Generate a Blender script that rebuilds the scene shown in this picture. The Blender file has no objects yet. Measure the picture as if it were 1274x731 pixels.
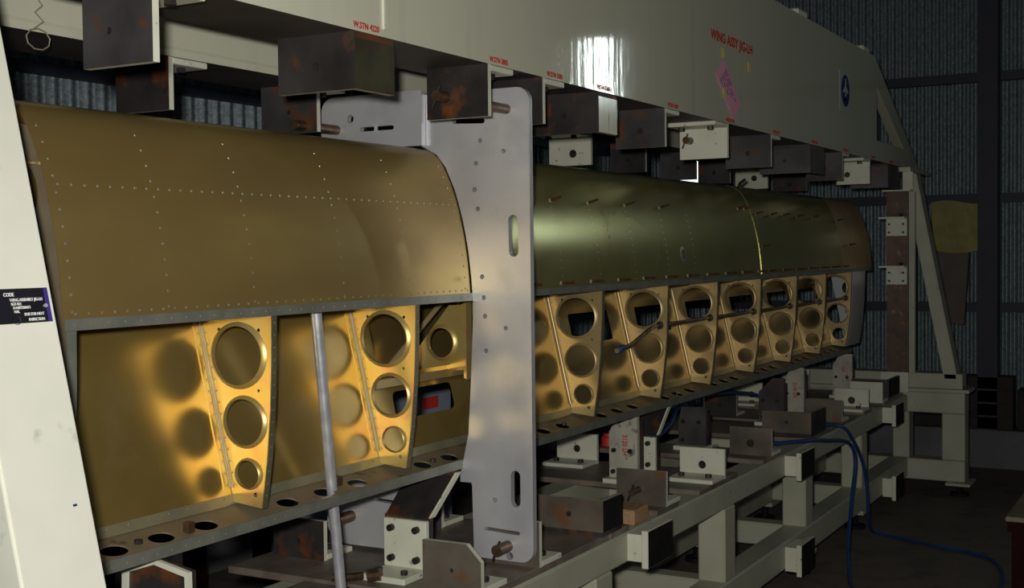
import bpy, bmesh, math, random
from mathutils import Vector, Matrix
from mathutils.geometry import tessellate_polygon
random.seed(4)
sc = bpy.context.scene
COL = sc.collection
H = 1.06

# ---------------------------------------------------------------- camera
cam_d = bpy.data.cameras.new('camera'); cam = bpy.data.objects.new('camera', cam_d); COL.objects.link(cam)
cam_d.sensor_width = 36.0; cam_d.lens = 1550/1274*36; cam_d.clip_start = .02; cam_d.clip_end = 100
R_ = ((0.48959454, -0.03456953, 0.87126468), (-0.87187719, -0.00647644, 0.48968176), (-0.01128538, -0.99938131, -0.03331122))
m = Matrix(((R_[0][0], -R_[0][1], -R_[0][2], 0), (R_[1][0], -R_[1][1], -R_[1][2], 0), (R_[2][0], -R_[2][1], -R_[2][2], H), (0, 0, 0, 1)))
cam.matrix_world = m
sc.camera = cam
# ---------------------------------------------------------------- light
w = bpy.data.worlds.new('world'); sc.world = w; w.use_nodes = True
bg = w.node_tree.nodes['Background']; bg.inputs[0].default_value = (.70, .76, .80, 1); bg.inputs[1].default_value = .055
fl_d = bpy.data.lights.new('camera_flash', 'SPOT'); fl_d.energy = 138; fl_d.shadow_soft_size = .025
fl_d.spot_size = math.radians(98); fl_d.spot_blend = 1; fl_d.color = (1, .97, .90)
fl = bpy.data.objects.new('camera_flash', fl_d); COL.objects.link(fl)
fl.matrix_world = m @ Matrix.Translation((-.045, .055, .0)) @ Matrix.Rotation(math.radians(-5), 4, 'Y')
sc.view_settings.view_transform = 'Standard'; sc.view_settings.look = 'None'
sc.view_settings.gamma = 1; sc.view_settings.exposure = 0; sc.view_settings.use_curve_mapping = False

# ---------------------------------------------------------------- materials
MATS = {}
def nodes_of(name):
    mt = bpy.data.materials.new(name); mt.use_nodes = True
    nt = mt.node_tree; b = nt.nodes['Principled BSDF']
    return mt, nt, b
def mat(name, c1, c2=None, rough=.5, metal=0., scale=20., lo=.4, hi=.6, bump=0., bscale=None, stretch=(1, 1, 1), rvar=0., c3=None, s3=60., lo3=.62, hi3=.7, coat=0., detail=5, spec=None):
    if name in MATS: return MATS[name]
    mt, nt, b = nodes_of(name); L = nt.links.new
    b.inputs['Roughness'].default_value = rough; b.inputs['Metallic'].default_value = metal
    if coat: b.inputs['Coat Weight'].default_value = coat; b.inputs['Coat Roughness'].default_value = .12
    if spec is not None: b.inputs['Specular IOR Level'].default_value = spec
    c2 = c2 or c1
    geo = nt.nodes.new('ShaderNodeNewGeometry'); mp = nt.nodes.new('ShaderNodeMapping')
    mp.inputs['Scale'].default_value = stretch; L(geo.outputs['Position'], mp.inputs['Vector'])
    n = nt.nodes.new('ShaderNodeTexNoise'); n.inputs['Scale'].default_value = scale; n.inputs['Detail'].default_value = detail
    L(mp.outputs[0], n.inputs['Vector'])
    r = nt.nodes.new('ShaderNodeValToRGB'); r.color_ramp.elements[0].position = lo; r.color_ramp.elements[1].position = hi
    r.color_ramp.elements[0].color = (*c1, 1); r.color_ramp.elements[1].color = (*c2, 1)
    L(n.outputs[0], r.inputs[0]); out = r.outputs[0]
    if c3:
        n3 = nt.nodes.new('ShaderNodeTexNoise'); n3.inputs['Scale'].default_value = s3; n3.inputs['Detail'].default_value = 6
        L(mp.outputs[0], n3.inputs['Vector'])
        mr = nt.nodes.new('ShaderNodeMapRange'); mr.inputs[1].default_value = lo3; mr.inputs[2].default_value = hi3
        L(n3.outputs[0], mr.inputs[0])
        mx = nt.nodes.new('ShaderNodeMix'); mx.data_type = 'RGBA'
        L(mr.outputs[0], mx.inputs[0]); L(out, mx.inputs[6]); mx.inputs[7].default_value = (*c3, 1); out = mx.outputs[2]
    L(out, b.inputs['Base Color'])
    if rvar:
        mr = nt.nodes.new('ShaderNodeMapRange'); mr.inputs[1].default_value = .3; mr.inputs[2].default_value = .7
        mr.inputs[3].default_value = rough-rvar; mr.inputs[4].default_value = rough+rvar
        L(n.outputs[0], mr.inputs[0]); L(mr.outputs[0], b.inputs['Roughness'])
    if bump:
        nb = nt.nodes.new('ShaderNodeTexNoise'); nb.inputs['Scale'].default_value = bscale or scale; nb.inputs['Detail'].default_value = 4
        L(mp.outputs[0], nb.inputs['Vector'])
        bp = nt.nodes.new('ShaderNodeBump'); bp.inputs['Strength'].default_value = bump; bp.inputs['Distance'].default_value = .004
        L(nb.outputs[0], bp.inputs['Height']); L(bp.outputs[0], b.inputs['Normal'])
    MATS[name] = mt
    return mt
M = {}
M['beam'] = mat('cream_gloss_paint', (.55, .55, .43), (.60, .60, .47), .055, 0, 2.5, .3, .7, bump=.075, bscale=55, stretch=(1, 1, .035), c3=(.46, .46, .36), s3=14, lo3=.6, hi3=.85)
M['white'] = mat('chipped_white_paint', (.66, .67, .55), (.58, .58, .46), .45, 0, 14, .45, .75, c3=(.10, .08, .05), s3=55, lo3=.66, hi3=.74)
M['leg'] = mat('leg_white_paint', (.70, .70, .61), (.63, .64, .55), .42, 0, 9, .4, .75, c3=(.40, .40, .35), s3=30, lo3=.66, hi3=.80)
M['frame'] = mat('base_frame_paint', (.45, .455, .35), (.38, .385, .29), .5, 0, 7, .4, .7, c3=(.16, .13, .08), s3=38, lo3=.67, hi3=.78)
M['rust'] = mat('rusty_dark_steel', (.060, .054, .052), (.026, .022, .021), .48, .4, 9, .35, .68, c3=(.19, .065, .02), s3=17, lo3=.56, hi3=.70, bump=.15, bscale=60)
M['dark'] = mat('dark_oxide_steel', (.115, .112, .118), (.055, .050, .050), .42, .45, 8, .32, .68, c3=(.18, .065, .025), s3=14, lo3=.58, hi3=.70)
M['black'] = mat('black_painted_steel', (.008, .0075, .008), (.014, .012, .011), .75, 0, 20, spec=.2)
M['olive'] = mat('olive_stained_steel', (.062, .060, .032), (.045, .034, .018), .5, .3, 14, c3=(.14, .05, .02), s3=20)
M['plate'] = mat('brushed_aluminium_plate', (.52, .53, .57), (.63, .63, .64), .40, .45, 5, .3, .7, rvar=.08, c3=(.46, .46, .49), s3=9, lo3=.5, hi3=.75, bump=.03, bscale=180)
M['gold'] = mat('gold_chromate_sheet', (.33, .225, .060), (.39, .27, .08), .24, .66, 6, .3, .7, c3=(.40, .29, .11), s3=16, lo3=.5, hi3=.8)
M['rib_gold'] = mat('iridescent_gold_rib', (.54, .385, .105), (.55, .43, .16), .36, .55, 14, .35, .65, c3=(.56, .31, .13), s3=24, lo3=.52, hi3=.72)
M['skin'] = mat('brown_gold_skin', (.32, .22, .075), (.37, .26, .092), .32, .58, 5, .3, .7, stretch=(.6, 1, 1.5), c3=(.42, .31, .09), s3=5, lo3=.48, hi3=.75)
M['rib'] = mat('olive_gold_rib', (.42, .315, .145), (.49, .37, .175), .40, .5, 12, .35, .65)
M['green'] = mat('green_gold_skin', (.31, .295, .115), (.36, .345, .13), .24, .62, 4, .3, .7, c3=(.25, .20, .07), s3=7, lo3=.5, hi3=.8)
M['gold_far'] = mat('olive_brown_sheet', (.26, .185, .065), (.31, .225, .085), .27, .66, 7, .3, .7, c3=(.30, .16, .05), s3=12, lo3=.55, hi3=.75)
M['tipskin'] = mat('bronze_tip_skin', (.52, .37, .20), (.60, .44, .24), .34, .5, 6)
M['strip'] = mat('grey_anodised_strip', (.22, .23, .19), (.28, .285, .24), .42, .5, 20)
M['flange'] = mat('dull_bronze_channel', (.36, .29, .19), (.30, .24, .15), .40, .5, 15, c3=(.18, .13, .07), s3=30)
M['silver'] = mat('bright_aluminium', (.72, .73, .75), None, .32, .6, 10)
M['tube'] = mat('galvanised_pole', (.52, .53, .57), (.62, .63, .66), .38, .55, 40, rvar=.05)
M['bolt'] = mat('black_bolt', (.025, .022, .022), (.05, .035, .03), .5, .5, 40)
M['pin'] = mat('brown_steel_pin', (.10, .065, .04), (.16, .10, .06), .4, .7, 50)
M['copper'] = mat('copper_fastener', (.20, .08, .035), (.10, .045, .02), .4, .7, 80)
M['rivet'] = mat('rivet_alloy', (.38, .37, .32), (.32, .30, .24), .42, .6, 60)
M['hose'] = mat('blue_hose_rubber', (.012, .040, .15), (.016, .05, .19), .4, 0, 20)
M['floor'] = mat('dark_concrete', (.16, .13, .105), (.125, .103, .085), .75, 0, 3, .3, .7, c3=(.07, .06, .052), s3=9, lo3=.5, hi3=.75, bump=.2, bscale=40)
M['plinth'] = mat('grey_plinth_render', (.17, .17, .18), (.13, .13, .14), .8, 0, 5, bump=.2, bscale=30)
M['corr'] = mat('galvanised_corrugated_sheet', (.11, .145, .165), (.20, .25, .28), .48, .35, 60, .35, .65, c3=(.34, .38, .40), s3=130, lo3=.55, hi3=.72)
M['girt'] = mat('navy_painted_steel', (.020, .023, .045), (.026, .028, .052), .6, 0, 10)
M['xplate'] = mat('brown_steel_flat', (.24, .20, .16), (.17, .14, .11), .5, .25, 16, c3=(.17, .09, .05), s3=24, lo3=.6, hi3=.75)
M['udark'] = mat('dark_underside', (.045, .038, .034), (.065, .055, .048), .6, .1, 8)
M['post'] = mat('rusty_post_plate', (.12, .08, .05), (.075, .05, .038), .5, .4, 18, .35, .65, c3=(.24, .14, .09), s3=35)
M['brown'] = mat('brown_mill_steel', (.22, .185, .145), (.085, .070, .056), .45, .4, 9, .3, .72, c3=(.22, .095, .035), s3=15, lo3=.57, hi3=.72)
M['lip'] = mat('grey_gold_lip', (.27, .25, .16), (.33, .29, .17), .4, .5, 18)
M['ribedge'] = mat('dark_olive_flange', (.15, .14, .085), (.19, .175, .10), .45, .5, 20)
M['bend'] = mat('bend_highlight', (.92, .86, .66), None, .22, .7)  # near-white base colour paints in the highlight along the rib bend
M['red'] = mat('dark_red_paint', (.010, .0012, .0012), (.014, .0015, .0015), .8, 0, 12, spec=.1)
M['tan'] = mat('tan_table_top', (.14, .11, .065), (.12, .095, .055), .6, 0, 12, stretch=(1, 6, 1))
M['wood'] = mat('timber_block', (.42, .26, .13), (.34, .20, .10), .7, 0, 30, stretch=(1, 4, 8))
M['cloth'] = mat('yellow_cloth', (.34, .31, .10), (.28, .26, .10), .85, 0, 20, bump=.4, bscale=30)
M['board'] = mat('brown_board', (.11, .085, .075), (.09, .07, .062), .6, 0, 12)
M['crate'] = mat('dark_crate_wood', (.030, .027, .026), (.02, .018, .018), .8, 0, 12)
M['cabinet'] = mat('blue_grey_steel', (.28, .32, .42), (.24, .28, .37), .45, 0, 6)
M['ink_red'] = mat('red_ink', (.50, .03, .018), None, .8, spec=.1)
M['ink_white'] = mat('engraved_white', (.75, .76, .74), None, .5)
M['placard'] = mat('black_placard', (.010, .010, .014), (.014, .013, .02), .3, 0, 20)
M['violet'] = mat('violet_edge', (.05, .03, .22), None, .3)
M['pink'] = mat('pink_paper', (.74, .30, .43), (.78, .34, .47), .6, 0, 15)
M['yellow'] = mat('yellow_tape', (.60, .50, .04), None, .5)
M['print'] = mat('purple_print', (.16, .05, .22), None, .6)
M['sticker'] = mat('pale_sticker', (.44, .46, .43), None, .6, spec=.2)
M['blue'] = mat('emblem_blue', (.010, .018, .14), None, .7, spec=.15)
M['wire'] = mat('binding_wire', (.32, .29, .24), None, .5, .3)
M['label_red'] = mat('label_red', (.65, .04, .03), None, .5)
M['dirtwhite'] = mat('stained_ivory_plate', (.48, .46, .38), (.36, .34, .28), .5, 0, 16, .4, .7, c3=(.12, .10, .10), s3=34, lo3=.60, hi3=.72)
M['wwhite'] = mat('streaked_white_edge', (.70, .71, .56), (.60, .61, .46), .16, 0, 30, .45, .8, stretch=(1, 1, .1), c3=(.12, .12, .04), s3=60, lo3=.60, hi3=.68)

# ---------------------------------------------------------------- builders
def loc_of(p):
    v = Vector((0, 0, 0))
    while p is not None: v += p.location; p = p.parent
    return v
class MB:
    def __init__(s): s.v = []; s.f = []; s.m = []
    def add(s, vs, fs, mi=0):
        o = len(s.v); s.v += [tuple(v) for v in vs]; s.f += [tuple(i+o for i in f) for f in fs]; s.m += [mi]*len(fs) if isinstance(mi, int) else list(mi)
        return s
    def box(s, x0, x1, y0, y1, z0, z1, mi=0, fm=None):
        vs = [(x, y, z) for x in (x0, x1) for y in (y0, y1) for z in (z0, z1)]
        fs = [(0, 1, 3, 2), (4, 6, 7, 5), (0, 4, 5, 1), (2, 3, 7, 6), (0, 2, 6, 4), (1, 5, 7, 3)]   # -x +x -y +y -z +z
        return s.add(vs, fs, [((fm or {}).get(k, mi)) for k in ('-x', '+x', '-y', '+y', '-z', '+z')])
    def hexa(s, a, b, mi=0):            # a, b: matching quads
        return s.add(list(a)+list(b), [(3, 2, 1, 0), (4, 5, 6, 7)]+[(i, (i+1) % 4, 4+(i+1) % 4, 4+i) for i in range(4)], mi)
    def beam(s, p0, p1, wx, wy, mi=0):  # straight bar with axis aligned section in x and y (for near vertical members)
        q = lambda p: [(p[0]-wx/2, p[1]-wy/2, p[2]), (p[0]+wx/2, p[1]-wy/2, p[2]), (p[0]+wx/2, p[1]+wy/2, p[2]), (p[0]-wx/2, p[1]+wy/2, p[2])]
        return s.hexa(q(p0), q(p1), mi)
    def cyl(s, p0, p1, r0, r1=None, n=10, mi=0, caps=True):
        r1 = r0 if r1 is None else r1
        p0 = Vector(p0); p1 = Vector(p1); d = (p1-p0).normalized(); u = d.orthogonal().normalized(); v = d.cross(u)
        vs = []
        for p, r in ((p0, r0), (p1, r1)):
            vs += [p+(u*math.cos(2*math.pi*k/n)+v*math.sin(2*math.pi*k/n))*r for k in range(n)]
        fs = [(k, (k+1) % n, n+(k+1) % n, n+k) for k in range(n)]
        if caps: fs += [tuple(range(n-1, -1, -1)), tuple(range(n, 2*n))]
        return s.add(vs, fs, mi)
    def tube(s, pts, r, n=8, mi=0):
        pts = [Vector(p) for p in pts]; vs = []; u = None
        for i, p in enumerate(pts):
            d = (pts[min(i+1, len(pts)-1)]-pts[max(i-1, 0)]).normalized()
            u = d.orthogonal().normalized() if u is None else (u-d*u.dot(d)).normalized()
            v = d.cross(u)
            vs += [p+(u*math.cos(2*math.pi*k/n)+v*math.sin(2*math.pi*k/n))*r for k in range(n)]
        fs = [(i*n+k, i*n+(k+1) % n, (i+1)*n+(k+1) % n, (i+1)*n+k) for i in range(len(pts)-1) for k in range(n)]
        fs += [tuple(range(n-1, -1, -1)), tuple(range((len(pts)-1)*n, len(pts)*n))]
        return s.add(vs, fs, mi)
    def ring(s, c, nrm, prof, n=28, mi=0, sx=1., u=None):   # lathe profile [(r, h)] about axis nrm
        nrm = Vector(nrm).normalized(); u = Vector(u).normalized() if u else nrm.orthogonal().normalized(); v = nrm.cross(u); c = Vector(c); k = len(prof); vs = []
        for i in range(n):
            a = 2*math.pi*i/n
            for r, h in prof: vs.append(c+u*(r*math.cos(a)*sx)+v*(r*math.sin(a))+nrm*h)
        fs = [(i*k+j, i*k+j+1, ((i+1) % n)*k+j+1, ((i+1) % n)*k+j) for i in range(n) for j in range(k-1)]
        return s.add(vs, fs, mi)
    def plate(s, outer, holes, o, u, v, t, mi=0, mi_back=None, mi_side=None, mi_hole=None):   # 2d outline with holes, thickness t along u x v
        o = Vector(o); u = Vector(u); v = Vector(v); nn = u.cross(v)
        loops = [outer]+list(holes); flat = [p for l in loops for p in l]; N = len(flat)
        tri = tessellate_polygon([[Vector((p[0], p[1], 0)) for p in l] for l in loops])
        P = [o+u*p[0]+v*p[1] for p in flat]
        vs = P+[p+nn*t for p in P]; fs = []; ms = []
        for a, b, c in tri:
            A, B, C = flat[a], flat[b], flat[c]
            if (B[0]-A[0])*(C[1]-A[1])-(B[1]-A[1])*(C[0]-A[0]) > 0: b, c = c, b
            fs.append((a, b, c)); ms.append(mi)
            fs.append((a+N, c+N, b+N)); ms.append(mi if mi_back is None else mi_back)
        k = 0
        for li, l in enumerate(loops):
            ar = sum(l[i][0]*l[(i+1) % len(l)][1]-l[(i+1) % len(l)][0]*l[i][1] for i in range(len(l)))
            for i in range(len(l)):
                a, b = k+i, k+(i+1) % len(l)
                q = (a, b, b+N, a+N)
                if (ar > 0) == (li > 0): q = q[::-1]
                fs.append(q); ms.append(mi_hole if li and mi_hole is not None else (mi if mi_side is None else mi_side))
            k += len(l)
        return s.add(vs, fs, ms)
    def build(s, name, mats, parent=None, smooth=False, bevel=0., seg=1, angle=35):
        o = loc_of(parent) if parent else Vector((0, 0, 0))
        me = bpy.data.meshes.new(name); me.from_pydata([tuple(Vector(p)-o) for p in s.v], [], s.f)
        if not isinstance(mats, (list, tuple)): mats = [mats]
        for q in mats: me.materials.append(q)
        me.polygons.foreach_set('material_index', s.m)
        ob = bpy.data.objects.new(name, me); COL.objects.link(ob)
        if parent: ob.parent = parent
        if bevel:
            bm = bmesh.new(); bm.from_mesh(me); bmesh.ops.remove_doubles(bm, verts=bm.verts, dist=1e-6)
            es = [e for e in bm.edges if len(e.link_faces) == 2 and e.calc_face_angle(0) > .6]
            bmesh.ops.bevel(bm, geom=es, offset=bevel, segments=seg, affect='EDGES', clamp_overlap=True); bm.to_mesh(me); bm.free()
        if smooth:
            me.polygons.foreach_set('use_smooth', [True]*len(me.polygons)); me.set_sharp_from_angle(angle=math.radians(angle))
        me.update(); return ob
def thing(name, label, cat, loc, group=None):
    e = bpy.data.objects.new(name, None); e.empty_display_size = .05; COL.objects.link(e); e.location = loc
    tag(e, label, cat, group); return e
def tag(o, label, cat=None, group=None):
    o['label'] = label
    if cat: o['category'] = cat
    if group: o['group'] = group
    return o
def struct(o): o['kind'] = 'structure'; return o
def stuff(o): o['kind'] = 'stuff'; return o
def circ(cx, cy, rx, ry=None, n=28): ry = ry or rx; return [(cx+rx*math.cos(2*math.pi*k/n), cy+ry*math.sin(2*math.pi*k/n)) for k in range(n)]
def slot(x0, y0, x1, y1, r, n=6):
    d = math.atan2(y1-y0, x1-x0); out = []
    for c, a0 in (((x1, y1), d-math.pi/2), ((x0, y0), d+math.pi/2)):
        out += [(c[0]+r*math.cos(a0+math.pi*k/n), c[1]+r*math.sin(a0+math.pi*k/n)) for k in range(n+1)]
    return out
def rrect(x0, x1, y0, y1, r, n=4):
    out = []
    for cx, cy, a0 in ((x1-r, y0+r, -90), (x1-r, y1-r, 0), (x0+r, y1-r, 90), (x0+r, y0+r, 180)):
        out += [(cx+r*math.cos(math.radians(a0+90*k/n)), cy+r*math.sin(math.radians(a0+90*k/n))) for k in range(n+1)]
    return out
def text(name, body, loc, size, mt, parent, rot=(math.pi/2, 0, 0), sx=1., label=None, align='LEFT', bold=.018):
    c = bpy.data.curves.new(name, 'FONT'); c.body = body; c.size = size; c.extrude = .0003; c.align_x = align; c.offset = size*bold; c.resolution_u = 3
    t_ = bpy.data.objects.new(name, c); me = bpy.data.meshes.new_from_object(t_); bpy.data.objects.remove(t_); me.materials.clear(); me.materials.append(mt)
    o = bpy.data.objects.new(name, me); COL.objects.link(o); o.parent = parent; o.location = Vector(loc)-loc_of(parent); o.rotation_euler = rot; o.scale = (sx, 1, 1)
    if label: o['label'] = label
    return o
YZ = ((0, 1, 0), (0, 0, 1))       # u, v for plates facing x (normal +x)

# ---------------------------------------------------------------- hall
XW, YW = 6.45, 3.0
b = MB(); b.box(-2.5, XW+.3, -3.2, YW+.3, -.1, 0); struct(b.build('floor', M['floor']))
def corrugated(along, a0, a1, z0, z1, fixed, pitch, amp, name, holes=()):
    b = MB(); n = int((a1-a0)/pitch*6); seg = []
    for k in range(n+1):
        a = a0+(a1-a0)*k/n; d = amp*math.cos(2*math.pi*(a-a0)/pitch)
        seg.append((fixed+d, a) if along == 'y' else (a, fixed+d))
    for z0_, z1_, lo, hi in holes or [(z0, z1, a0, a1)]:
        ss = [p for p in seg if lo-1e-6 <= (p[1] if along == 'y' else p[0]) <= hi+1e-6]
        vs = [(x, y, z) for x, y in ss for z in (z0_, z1_)]
        fs = [(2*i, 2*i+1, 2*i+3, 2*i+2) if along == 'y' else (2*i, 2*i+2, 2*i+3, 2*i+1) for i in range(len(ss)-1)]
        b.add(vs, fs)
    return struct(b.build(name, M['corr'], smooth=True, angle=80))
corrugated('y', -3.2, YW+.2, .19, 3.4, XW, .036, .008, 'wall_end', holes=[(.19, 3.4, 2.58, YW+.2), (.19, 1.43, 2.42, 2.58), (1.59, 3.4, 2.42, 2.58), (.19, 3.4, -.68, 2.42), (.19, 1.85, -.80, -.68), (2.27, 3.4, -.80, -.68), (.19, 3.4, -3.2, -.80)])
corrugated('x', -2.5, XW, .32, 3.4, YW, .063, .019, 'wall_back')
b = MB(); b.box(XW-.16, XW+.1, -3.2, YW-.1, 0, .185); struct(b.build('baseboard_end', M['plinth'], bevel=.004))
b = MB(); b.box(-2.5, XW, YW-.1, YW+.1, 0, .32); struct(b.build('baseboard_back', M['plinth'], bevel=.004))
b = MB(); b.box(-2.5, XW+.3, -3.2, YW+.3, 3.4, 3.45); struct(b.build('ceiling', M['girt']))
for i, z in enumerate((.745, 1.275, 1.86, 2.42)):
    b = MB(); b.box(XW-.06, XW-.012, -3.2, YW-.02, z, z+.045); struct(b.build('trim_%d' % (i+1), M['girt']))
for i, z in enumerate((.72, 1.592, 2.3)):
    b = MB(); b.box(-2.5, XW-.06, YW-.06, YW-.016, z, z+.032); struct(b.build('trim_%d' % (i+5), M['girt']))
b = MB(); b.box(XW-.15, XW-.06, .89, .98, .185, 3.4); struct(b.build('trim_8', M['girt']))
# the bright window of the end wall, to the right of the frame
b = MB()
for y0, y1, z0, z1 in ((-.82, -.785, 1.82, 2.30), (-.72, -.66, 1.82, 2.30), (-.785, -.72, 1.82, 1.86), (-.785, -.72, 2.26, 2.30)): b.box(XW-.05, XW+.03, y0, y1, z0, z1)
win = struct(b.build('window_1', M['girt']))
pm, nt, pb = nodes_of('daylit_pane'); pb.inputs['Base Color'].default_value = (.6, .65, .7, 1)
pb.inputs['Emission Color'].default_value = (.82, .95, .90, 1); pb.inputs['Emission Strength'].default_value = 75
b = MB(); b.box(XW-.012, XW-.006, -.785, -.72, 1.86, 2.26); struct(b.build('window_pane', pm, win))
b = MB()
for y0, y1, z0, z1 in ((2.40, 2.42, 1.41, 1.61), (2.58, 2.60, 1.41, 1.61), (2.42, 2.58, 1.41, 1.43), (2.42, 2.58, 1.59, 1.61)): b.box(XW-.03, XW+.03, y0, y1, z0, z1)
win2 = struct(b.build('window_2', M['girt']))
pm2 = pm.copy(); pm2.name = 'daylit_slit_pane'; pm2.node_tree.nodes['Principled BSDF'].inputs['Emission Strength'].default_value = 1.8
b = MB(); b.box(XW-.004, XW+.002, 2.42, 2.58, 1.43, 1.59); struct(b.build('window_pane', pm2, win2))

# ---------------------------------------------------------------- jig: top beams
YB = 1.138; ZB = 1.40; ZT = 1.80
jb = thing('box_beam', 'cream painted front box beam spanning above the wing section', 'beam', (3.0, YB+.08, ZB))
b = MB(); b.plate([(.55, ZB+.012), (5.72, ZB+.012), (4.90, ZT), (.55, ZT)], [[(4.93, ZB+.078), (5.42, ZB+.078), (4.93, ZB+.288)]], (0, YB+.012, 0), (1, 0, 0), (0, 0, 1), .012)
b.build('front_web', M['beam'], jb)
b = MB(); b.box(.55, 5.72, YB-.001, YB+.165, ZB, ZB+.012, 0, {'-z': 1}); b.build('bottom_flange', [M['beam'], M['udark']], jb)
b = MB(); b.box(.55, 4.90, YB+.153, YB+.165, ZB+.012, ZT-.012); b.build('rear_web', M['beam'], jb)
b = MB(); b.box(.55, 4.885, YB+.0125, YB+.165, ZT-.012, ZT-.0005); b.build('top_flange', M['beam'], jb)
b = MB(); b.hexa([(4.87, YB+.0125, ZT-.015), (4.87, YB+.06, ZT-.015), (5.67, YB+.06, ZB+.0125), (5.67, YB+.0125, ZB+.0125)], [(4.90, YB+.0125, ZT-.001), (4.90, YB+.06, ZT-.001), (5.718, YB+.06, ZB+.0125), (5.718, YB+.0125, ZB+.0125)])
b.build('end_plate', M['beam'], jb)
b = MB(); b.box(5.40, 5.80, YB-.03, YB+.17, ZB-.018, ZB); b.build('end_pad', M['beam'], jb)
b = MB(); b.box(1.619, 1.625, YB-.004, YB, ZB+.012, ZT); b.build('weld_bead', M['white'], jb)
for x in (3.90, 4.74):
    b = MB(); b.box(x, x+.10, YB+.005, YB+.10, ZT, ZT+.022); b.build('lifting_pad', M['white'], jb, bevel=.004)
t = YB-.0015
text('lettering', 'WING ASSY JIG-LH', (3.09, t, 1.610), .036, M['ink_red'], jb, sx=1.12, label='red stencilled title reading WING ASSY JIG-LH')
for x, s in ((1.540, 'W.STN 4220'), (1.948, 'W.STN 3805'), (2.170, 'W.STN 3585'), (2.395, 'W.STN 3360'), (2.79, 'W.STN 2985'), (3.20, 'W.STN 2580'), (3.61, 'W.STN 2175'), (4.02, 'W.STN 1765'), (4.42, 'W.STN 1360'), (4.83, 'W.STN 960'), (5.14, 'W.STN 640')):
    text('lettering', s, (x, t-.001, 1.4045), .0135, M['ink_red'], jb, sx=.92, label='red station mark reading '+s)
# pink warning tag glued to the web
A = Vector((.133, 0, -.107)).normalized(); B = Vector((.063, 0, .046)).normalized(); c0 = Vector((3.222, t-.0012, 1.490))
def sheet(name, c, u, v, hu, hv, mt, parent, th=.0012):
    b = MB(); c = Vector(c); n = Vector((0, 1, 0))*th
    q = [c-u*hu-v*hv, c+u*hu-v*hv, c+u*hu+v*hv, c-u*hu+v*hv]
    return b.hexa(q, [p+n for p in q]).build(name, mt, parent)
pk = sheet('warning_tag', c0, A, B, .087, .040, M['pink'], jb); tag(pk, 'pink printed paper tag taped on slantwise')
b = MB()
for k in range(5):
    vv = -.026+.013*k; u0 = -.06
    for q in range(random.randint(2, 4)):
        ln = random.uniform(.015, .03); cc = c0-Vector((0, .0006, 0))+A*(u0+ln/2)+B*vv
        if u0+ln < .07: qd = [cc-A*ln/2-B*.002, cc+A*ln/2-B*.002, cc+A*ln/2+B*.002, cc-A*ln/2+B*.002]; b.hexa(qd, [p+Vector((0, .0005, 0)) for p in qd])
        u0 += ln+.008
b.build('print', M['print'], pk)
X_, Z_ = Vector((1, 0, 0)), Vector((0, 0, 1))
for x, z in ((3.178, 1.582), (3.187, 1.478), (3.39, 1.570)): sheet('yellow_tape', (x, t-.0026, z), X_, Z_, .011, .013, M['yellow'], jb)
st = sheet('emblem_sticker', (4.445, t-.001, 1.612), X_, Z_, .075, .072, M['sticker'], jb); tag(st, 'pale square sticker with a round blue emblem')
b = MB(); b.plate(circ(4.445, 1.618, .056, .056), [], (0, t-.0014, 0), (1, 0, 0), (0, 0, 1), .0006); b.build('emblem', M['blue'], st)
b = MB(); b.plate([(4.445+dx, 1.626+dz) for dx, dz in ((-.006, .034), (.006, .034), (.009, .006), (.034, -.008), (.034, -.018), (.009, -.010), (.007, -.028), (-.007, -.028), (-.009, -.010), (-.034, -.018), (-.034, -.008), (-.009, .006))], [], (0, t-.0022, 0), (1, 0, 0), (0, 0, 1), .0004)
b.ring((4.445, t-.002, 1.560), (0, -1, 0), [(.026, 0), (.032, 0)], 20); b.build('emblem_figure', M['sticker'], st)

YR = 1.55
rb = thing('box_beam', 'cream rear box beam seen behind and below the front beam', 'beam', (3.0, YR+.08, ZB))
b = MB(); b.box(.55, 5.7, YR, YR+.16, ZB+.012, ZT-.02); b.build('web', M['beam'], rb, bevel=.006)
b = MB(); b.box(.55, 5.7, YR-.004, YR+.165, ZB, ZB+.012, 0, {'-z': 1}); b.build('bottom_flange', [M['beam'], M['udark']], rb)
b = MB(); pts = [(1.30+.01*math.sin(3*s), YR-.008, 1.50-.012*s) for s in range(9)]
pts += [(1.296+.022*math.cos(a), YR-.010, 1.388+.016*math.sin(a)) for a in [math.pi/2+k*.7 for k in range(10)]]
o = b.tube([(x, y, z) for x, y, z in pts], .0012, 5).build('tie_wire', M['wire'], None, smooth=True); tag(o, 'thin bent wire loop hanging on the rear beam', 'wire')

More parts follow.
